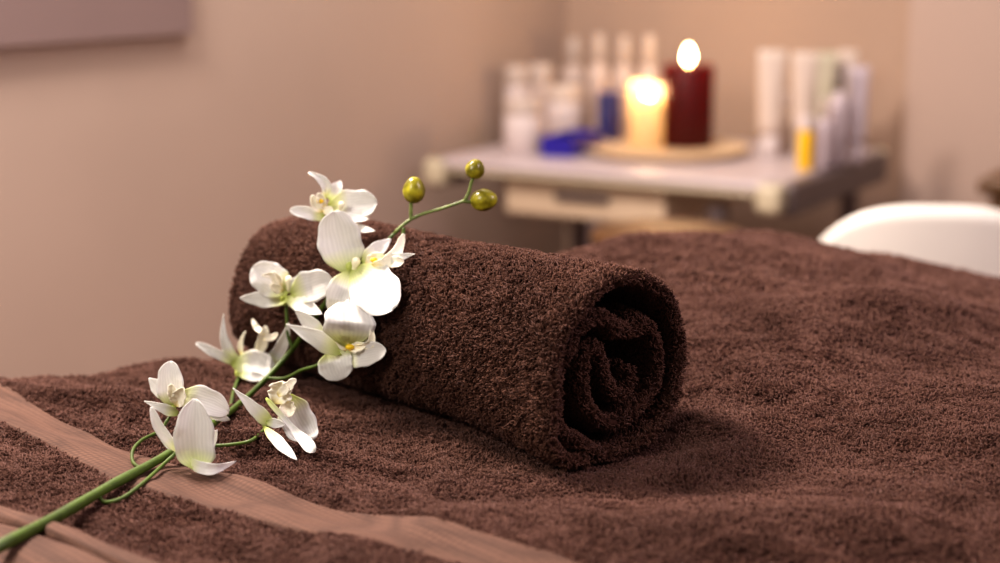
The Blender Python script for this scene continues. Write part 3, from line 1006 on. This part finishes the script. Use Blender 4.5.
def candle(px, t, ytop, wpx, m, label, well, flame_h, flame_w, pw, col, wall=.006, dip=0.0):
    c = base_pt(px, t); c[2] = PZ; D = c[1]
    h = height_to(px, ytop, D - .03) - PZ
    R_ = wpx / 2 * D * PX
    w = R_ - wall
    prof = [(R_ * .96, 0), (R_, .003), (R_, h - .004), (R_ - .002, h - .001), (R_ - .004, h), (w + .001, h - .001), (w, h - .004), (w, h - well + .006), (w * .9, h - well), (.001, h - well - .001)]
    mbc = MB().lathe(tuple(c), prof, 48)
    if dip:
        for i_, p_ in enumerate(mbc.v):
            if p_[2] > c[2] + h - well * .8:
                a_ = math.atan2(p_[1] - c[1], p_[0] - c[0])
                mbc.v[i_] = (p_[0], p_[1], p_[2] - dip * (.5 + .5 * math.cos(a_ + 1.1)) ** 1.5)
    o = mbc.build('candle', m, None, tuple(c))
    tag(o, label, 'candle')
    zt = PZ + h - well
    MB().tube([(c[0], c[1], zt - .002), (c[0] + .0005, c[1], zt + .006), (c[0] + .001, c[1], zt + .011)], .0012, 8).build('wick', M_WICK, o)
    fp = [(.0008, 0), (.35, .10), (.8, .25), (1, .42), (.85, .62), (.5, .82), (.2, .95), (.02, 1)]
    MB().lathe((c[0], c[1], zt + .008), [(r * flame_w, z * flame_h) for r, z in fp], 24).build('flame', M_FLAME, o)
    li = bpy.data.lights.new('candle_light', 'POINT'); li.energy = pw; li.color = col; li.shadow_soft_size = .008
    lo = bpy.data.objects.new('candle_light', li); COL.objects.link(lo); lo.location = (c[0], c[1] - flame_w * 0, zt + .008 + flame_h * 1.25)
    return o


M_RED = wax('red_wax', (.075, .006, .005), (.30, .010, .006))
M_IVORY = wax('ivory_wax', (.85, .72, .48), (1.0, .84, .55))
candle(687, .60, 66, 51, M_RED, 'tall dark red pillar candle with a burning flame on the plate', .010, .044, .0105, 1.0, (1, .66, .38))
candle(647, .54, 83, 37, M_IVORY, 'shorter glowing ivory candle beside the red candle', .052, .028, .0100, .40, (1, .66, .38), wall=.005, dip=.034)

M_WHITEP = plain('white_plastic_bottle', (.60, .51, .49), .35, .03, 12)
M_CLEAR = plain('frosted_bottle', (.50, .39, .34), .3, .03, 12)
M_CAP = plain('pale_cap', (.48, .39, .34), .4, .03, 12)
M_CREAMT = plain('cream_tube', (.58, .47, .40), .4, .03, 12)
M_GREENT = plain('pale_green_tube', (.48, .43, .32), .4, .03, 12)
M_LILAC = plain('lilac_tube', (.46, .38, .41), .4, .03, 12)
M_YEL = plain('amber_yellow_bottle', (.85, .50, .01), .3, .06, 12)
M_BLUE = plain('cobalt_blue_plastic', (.02, .012, .26), .3, .1, 12)
M_NAVY = plain('navy_jar_plastic', (.03, .03, .13), .4, .1, 12)


def bottle(px, t, ytop, wpx, m, cap, label, group, kind='bottle', name=None, cat=None):
    c = base_pt(px, t); D = c[1]; h = height_to(px, ytop, D) - CT; r = wpx / 2 * D * PX
    if kind == 'bottle':
        hb = h * .62; hs = h * .72; rn = r * .38
        e = MB().lathe(tuple(c), [(r * .92, 0), (r, .004), (r, hb * .95), (r * .93, hb), (r * .6, hs * .97), (rn, hs), (rn, h * .76)], 32).build(name or 'bottle', m, None, tuple(c))
        MB().lathe((c[0], c[1], c[2] + h * .75), [(rn * 1.25, 0), (rn * 1.3, .002), (rn * 1.2, h * .22), (rn * .9, h * .25)], 24).build('cap', cap, e)
    elif kind == 'jar':
        e = MB().lathe(tuple(c), [(r * .92, 0), (r, .003), (r, h * .70), (r * .94, h * .74)], 32).build(name or 'jar', m, None, tuple(c))
        MB().lathe((c[0], c[1], c[2] + h * .74), [(r * .97, 0), (r, .002), (r, h * .24), (r * .94, h * .26)], 32).build('lid', cap, e)
    elif kind == 'pump':
        hb = h * .66; rn = r * .3
        e = MB().lathe(tuple(c), [(r * .92, 0), (r, .004), (r, hb * .92), (r * .8, hb * .98), (rn * 1.3, hb), (rn * 1.3, hb + .006)], 32).build(name or 'pump_bottle', m, None, tuple(c))
        p = MB().lathe((c[0], c[1], c[2] + hb + .005), [(rn * 1.5, 0), (rn * 1.5, h * .10), (rn * .5, h * .11), (rn * .5, h * .24)], 20)
        p.box((c[0] - r * .35, c[1], c[2] + h * .97), (r * 1.3, r * .5, h * .05), None, .002)
        p.build('pump', cap, e)
    else:  # tube standing on its cap, crimped flat at the top
        vs = []; fs = []; n = 28; rows = 9
        for i in range(rows + 1):
            f = i / rows; z = h * (.2 + .8 * f); sq = 1 - f ** 1.5 * .93; wx = 1 + .12 * f
            for j in range(n):
                a = 2 * math.pi * j / n; vs.append((c[0] + r * wx * .92 * math.cos(a), c[1] + r * .8 * sq * math.sin(a), c[2] + z))
        for i in range(rows):
            for j in range(n): fs.append((i * n + j, i * n + (j + 1) % n, (i + 1) * n + (j + 1) % n, (i + 1) * n + j))
        fs.append(tuple(reversed(range(n)))); fs.append(tuple(rows * n + j for j in range(n)))
        e = MB().add(vs, fs).build(name or 'cream_tube', m, None, tuple(c))
        MB().lathe(tuple(c), [(r * .72, 0), (r * .76, .002), (r * .8, h * .2), (r * .74, h * .205)], 24).build('cap', cap, e)
    tag(e, label, cat or {'bottle': 'bottle', 'jar': 'jar', 'pump': 'bottle', 'tube': 'tube'}[kind], group)
    return e


GL = 'white bottles and jars left of the candles'; GR = 'tubes and bottles on the right end of the trolley'
bottle(523, .30, 100, 40, M_WHITEP, M_CAP, 'wide white jar at the left front of the bottle group', GL, 'jar')
bottle(517, .62, 66, 26, M_WHITEP, M_CAP, 'leftmost white bottle, behind the wide white jar', GL, 'jar', 'lotion_bottle', 'bottle')
bottle(541, .66, 64, 24, M_CLEAR, M_CAP, 'white bottle second from the left, rising behind the jars', GL, 'jar', 'lotion_bottle', 'bottle')
bottle(564, .66, 86, 38, M_WHITEP, M_CREAMT, 'squat pinkish white jar behind the blue tray', GL, 'jar')
bottle(573, .92, 38, 28, M_CLEAR, M_CAP, 'tall narrow-necked bottle, leftmost of the tall back row', GL)
bottle(598, .80, 34, 25, M_CLEAR, M_CAP, 'tall narrow-necked bottle, second from left in the back row', GL)
bottle(623, .82, 36, 24, M_CLEAR, M_CAP, 'tall narrow-necked bottle, third from left in the back row', GL)
bottle(648, .84, 35, 25, M_CLEAR, M_CAP, 'tall narrow-necked bottle behind the ivory candle', GL)
bottle(770, .62, 50, 27, M_CREAMT, M_WHITEP, 'cream tube standing alone nearest the red candle', GR, 'tube')
bottle(786, .78, 92, 15, M_CREAMT, M_WHITEP, 'short slim cream bottle between the two tall cream tubes', GR)
bottle(803, .70, 52, 25, M_CREAMT, M_CAP, 'cream tube standing behind the small yellow bottle', GR, 'tube')
bottle(806, .36, 116, 15, M_YEL, M_WHITEP, 'small amber yellow bottle at the front right of the trolley', GR, 'jar', 'bottle', 'bottle')
bottle(824, .74, 52, 22, M_GREENT, M_CAP, 'pale greenish tube right of the cream tubes', GR, 'tube')
bottle(823, .42, 98, 17, M_LILAC, M_CAP, 'short lilac white bottle right of the yellow one', GR)
bottle(838, .52, 64, 20, M_LILAC, M_GREY, 'lilac bottle with a dark cap among the right hand tubes', GR)
bottle(845, .82, 50, 19, M_CREAMT, M_CAP, 'tall pale tube at the back right of the trolley', GR, 'tube')
bottle(857, .60, 66, 20, M_LILAC, M_LILAC, 'rightmost lilac tube at the trolley end', GR, 'tube')
# blue tray and navy jar
bc = base_pt(578, .20)
BM = Matrix.Translation(Vector(tuple(base_pt(572, .36)))) @ Matrix.Rotation(math.radians(64), 4, 'Z')
bt = MB()
bt.box((0, 0, .003), (.16, .07, .006), BM, .002)
for (c_, d_) in (((0, -.034, .022), (.16, .005, .038)), ((0, .034, .022), (.16, .005, .038)), ((-.0775, 0, .022), (.005, .064, .038)), ((.0775, 0, .022), (.005, .064, .038))):
    bt.box(c_, d_, BM, .0015)
o = bt.build('storage_tray', M_BLUE, None, tuple(base_pt(572, .36)))
tag(o, 'small cobalt blue plastic tray in front of the white jars', 'tray')
bottle(609, .60, 92, 24, M_NAVY, M_NAVY, 'navy blue jar between blue tray and ivory candle', GL, 'jar')

# ------------------------------------------------------------------ white shell chair behind the table
M_SHELL = plain('white_moulded_plastic', (.90, .86, .79), .35, .02, 10)
M_OAK = plain('warm_oak', (.11, .05, .016), .45, .25, 14)
chx = P(955, 230, 2.32); CHY = 2.54
CM = Matrix.Translation(Vector((chx[0], CHY, 0))) @ Matrix.Rotation(math.radians(174), 4, 'Z')
ch = empty('shell_chair', (chx[0], CHY, 0))
tag(ch, 'white moulded shell chair with a rounded back behind the massage table', 'chair')
topz = P(930, 204, 2.33)[2]
vs = []; fs = []; nu = 36; nv = 30
for i in range(nu + 1):
    u_ = -1 + 2 * i / nu
    for j in range(nv + 1):
        f = j / nv                       # 0 seat front .. 1 back top
        if f < .45:
            g = f / .45; y = -.20 + .36 * g; z = .44 - .015 * math.sin(math.pi * g); wd = .19 + .01 * g
        else:
            g = (f - .45) / .55; z = .44 + (topz - .44) * (g ** 1.25); y = .16 + .07 * g; wd = .212
        # superellipse rim at the top
        if f > .45:
            g = (f - .45) / .55
            zt_ = .44 + (topz - .44) * (1 - abs(u_) ** 3.0) ** (1 / 2.6) if abs(u_) < 1 else .44
            z = .44 + (zt_ - .44) * g ** 1.25
        curve = -.06 * (abs(u_) ** 2.2) * max(0, (f - .3) / .7)
        vs.append((u_ * wd, y + curve, z + .05 * abs(u_) ** 3 * (1 if f < .45 else max(0, 1 - (f - .45) / .1))))
for i in range(nu):
    for j in range(nv): fs.append((i * (nv + 1) + j, i * (nv + 1) + j + 1, (i + 1) * (nv + 1) + j + 1, (i + 1) * (nv + 1) + j))
sh = MB().add(vs, fs, True, CM).build('seat_shell', M_SHELL, ch)
so = sh.modifiers.new('thickness', 'SOLIDIFY'); so.thickness = .010; so.offset = 0
for (sx, sy) in ((-1, -1), (1, -1), (-1, 1), (1, 1)):
    MB().tube([CM @ Vector((sx * .11, sy * .10, .425)), CM @ Vector((sx * .20, sy * .20, 0.0))], [.016, .010], 14).build('leg', M_OAK, ch)

# low oak stool tucked under the trolley, and a wooden chair back at the right edge
def at(px, py, D): return P(px, py, D)
sc_ = P(668, 228, 2.84)
so_ = empty('wooden_stool', (sc_[0], sc_[1], 0)); tag(so_, 'round honey-coloured wooden stool in front of the trolley', 'stool')
zt_ = P(672, 229, 2.84)[2]
MB().lathe((sc_[0], sc_[1], zt_ - .03), [(.11, 0), (.13, .004), (.135, .015), (.13, .026), (.11, .03)], 48).build('seat', M_OAK, so_)
for k in range(3):
    a = 2 * math.pi * k / 3 + .5
    MB().tube([(sc_[0] + .08 * math.cos(a), sc_[1] + .08 * math.sin(a), zt_ - .028), (sc_[0] + .15 * math.cos(a), sc_[1] + .15 * math.sin(a), 0)], [.016, .012], 12).build('leg', M_OAK, so_)

wc = P(1040, 195, 3.0)
wo = empty('wooden_cabinet', (wc[0], wc[1], 0)); tag(wo, 'warm oak side table at the right edge beside the white chair', 'side table')
ztt = P(1000, 190, 2.9)[2]
WM = Matrix.Translation(Vector((wc[0] + .17, wc[1] + .1, 0))) @ Matrix.Rotation(math.radians(-30), 4, 'Z')
MB().box((0, 0, ztt - .015), (.42, .36, .03), WM, .008).build('tabletop', M_OAK, wo)
for (sx, sy) in ((-1, -1), (1, -1), (-1, 1), (1, 1)):
    MB().box((sx * .17, sy * .14, (ztt - .03) / 2), (.04, .04, ztt - .03), WM, .005).build('leg', M_OAK, wo)
wo.name = 'side_table'

# ------------------------------------------------------------------ room
M_WALLL = plain('rosy_plaster', (.49, .375, .31), .85, .03, 3, bump=.1)
M_WALLB = plain('tan_plaster', (.40, .285, .22), .85, .03, 3, bump=.1)
M_DOOR = plain('painted_door', (.43, .32, .27), .6, .02, 3)


def wood_floor():
    m, nt, b = mat('oak_plank_floor'); N = nt.nodes; L = nt.links
    tc = N.new('ShaderNodeTexCoord'); br = N.new('ShaderNodeTexBrick'); br.inputs['Scale'].default_value = 1.0
    br.inputs['Brick Width'].default_value = 1.2; br.inputs['Row Height'].default_value = .14; br.inputs['Mortar Size'].default_value = .003
    br.inputs['Color1'].default_value = (.22, .12, .07, 1); br.inputs['Color2'].default_value = (.17, .09, .05, 1); br.inputs['Mortar'].default_value = (.05, .03, .02, 1)
    L.new(tc.outputs['Object'], br.inputs['Vector']); L.new(br.outputs['Color'], b.inputs['Base Color']); b.inputs['Roughness'].default_value = .45
    return m


CR = np.array([.165, 4.14])             # room corner
WB = -ex                               # back wall direction to the right
WL = -ey                               # left wall direction towards the viewer


def wall(name, p, d, length, nrm, m, z0=0, z1=2.6, th=.1):
    a = p; b = p + d * length; n = nrm * th
    vs = [(*a, z0), (*b, z0), (*(b + n), z0), (*(a + n), z0), (*a, z1), (*b, z1), (*(b + n), z1), (*(a + n), z1)]
    o = MB().add(vs, [(0, 1, 2, 3), (7, 6, 5, 4), (0, 4, 5, 1), (1, 5, 6, 2), (2, 6, 7, 3), (3, 7, 4, 0)], False).build(name, m)
    return tag(o, kind='structure')


wall('wall_back', CR - WB * .1, WB, 3.2, ey, M_WALLB)
wall('wall_left', CR + ey * .1, WL, 4.4, ex, M_WALLL)
fl = MB().box((.5, 2.0, -.05), (6.5, 6.0, .1)).build('floor', wood_floor()); tag(fl, kind='structure')
bb = M_DOOR
def skirting(name, p, d, length, off):
    a = p + off * .002; b = a + d * length; n = off * .014
    vs = [(*a, 0), (*b, 0), (*(b + n), 0), (*(a + n), 0), (*a, .09), (*b, .09), (*(b + n), .085), (*(a + n), .085)]
    tag(MB().add(vs, [(0, 1, 2, 3), (7, 6, 5, 4), (0, 4, 5, 1), (1, 5, 6, 2), (2, 6, 7, 3), (3, 7, 4, 0)], False).build(name, bb), kind='structure')
skirting('baseboard_left', CR + WL * .02, WL, 4.2, -ex)
# door casing at the right (vertical edge at pixel column ~905)
k = (905 - 500) / F / .99
s_ = (k * CR[1] - CR[0]) / (WB[0] - k * WB[1])
skirting('baseboard_back', CR + WB * .02, WB, s_ - .03, -ey)
dp = CR + WB * (s_ + .0) - ey * .035
o = wall('door_1', dp, WB, .95, ey * 1.0, M_DOOR, 0, 2.1, .034)
tr_ = dp + WB * .10
hk = MB(); hp = dp + WB * .86 - ey * .03
hk.tube([(dp[0] + WB[0] * .86, dp[1] + WB[1] * .86, 1.0), (hp[0], hp[1], 1.0), (hp[0] - WB[0] * .1, hp[1] - WB[1] * .1, 1.0)], .009, 10)
hk.build('door_handle', M_GREY, o)

# mauve wall panel at top left on the left wall
def on_left_wall(px):
    k = (px - 500) / F / .985
    s = (k * CR[1] - CR[0]) / (WL[0] - k * WL[1]); return s
sA = on_left_wall(193); sB = on_left_wall(-120)
pA = CR + WL * sA; zb = P(186, 33, pA[1])[2]
pB = CR + WL * sB
M_PANEL = plain('mauve_canvas', (.26, .185, .175), .8, .04, 4, bump=.1)
inw = -ex
a = pA + inw * .002; b = pB + inw * .002; n = inw * .015
pm = MB().add([(*a, zb), (*b, zb), (*(b + n), zb), (*(a + n), zb), (*a, zb + .7), (*b, zb + .7), (*(b + n), zb + .7), (*(a + n), zb + .7)],
         [(0, 1, 2, 3), (7, 6, 5, 4), (0, 4, 5, 1), (1, 5, 6, 2), (2, 6, 7, 3), (3, 7, 4, 0)], False).build('wall_panel', M_PANEL, None, (float(a[0]), float(a[1]), float(zb)))
tag(pm, 'plain mauve canvas panel hanging high on the left wall', 'panel')


# ------------------------------------------------------------------ light
def area(name, loc, aim, size, energy, col):
    l = bpy.data.lights.new(name, 'AREA'); l.energy = energy; l.color = col; l.size = size
    o = bpy.data.objects.new(name, l); COL.objects.link(o); o.location = loc
    o.rotation_euler = (Vector(aim) - Vector(loc)).to_track_quat('-Z', 'Y').to_euler()
    return o


area('key_ceiling', (-.85, 1.70, 2.2), (0.0, 1.15, .8), .45, 76, (1, .87, .78))
area('front_left', (-1.0, .15, 1.75), (-.1, 1.1, .8), .4, 15, (1, .93, .88))
area('right_cool', (1.15, .75, 1.75), (.2, 1.1, .78), .6, 12, (.98, .78, .90))
area('back_room', (.1, 2.7, 2.5), (.3, 3.6, .9), 1.0, 24, (1, .89, .82))
w = bpy.data.worlds.new('world'); bpy.context.scene.world = w; w.use_nodes = True
w.node_tree.nodes['Background'].inputs[0].default_value = (1, .84, .76, 1); w.node_tree.nodes['Background'].inputs[1].default_value = .24

# ------------------------------------------------------------------ camera
cd = bpy.data.cameras.new('camera'); cam = bpy.data.objects.new('camera', cd); COL.objects.link(cam)
cam.location = tuple(CAM); cam.rotation_euler = (math.pi / 2 - TH, 0, 0)
cd.lens = 36 * F / 1000; cd.sensor_width = 36
cd.clip_start = .02
cd.dof.use_dof = True; cd.dof.focus_distance = 1.125; cd.dof.aperture_fstop = 3.7; cd.dof.aperture_blades = 0
sc = bpy.context.scene; sc.camera = cam
sc.view_settings.view_transform = 'Standard'; sc.view_settings.look = 'Medium High Contrast'; sc.view_settings.exposure = .12
sc.cycles.use_denoising = True
sc.cycles.max_bounces = 8
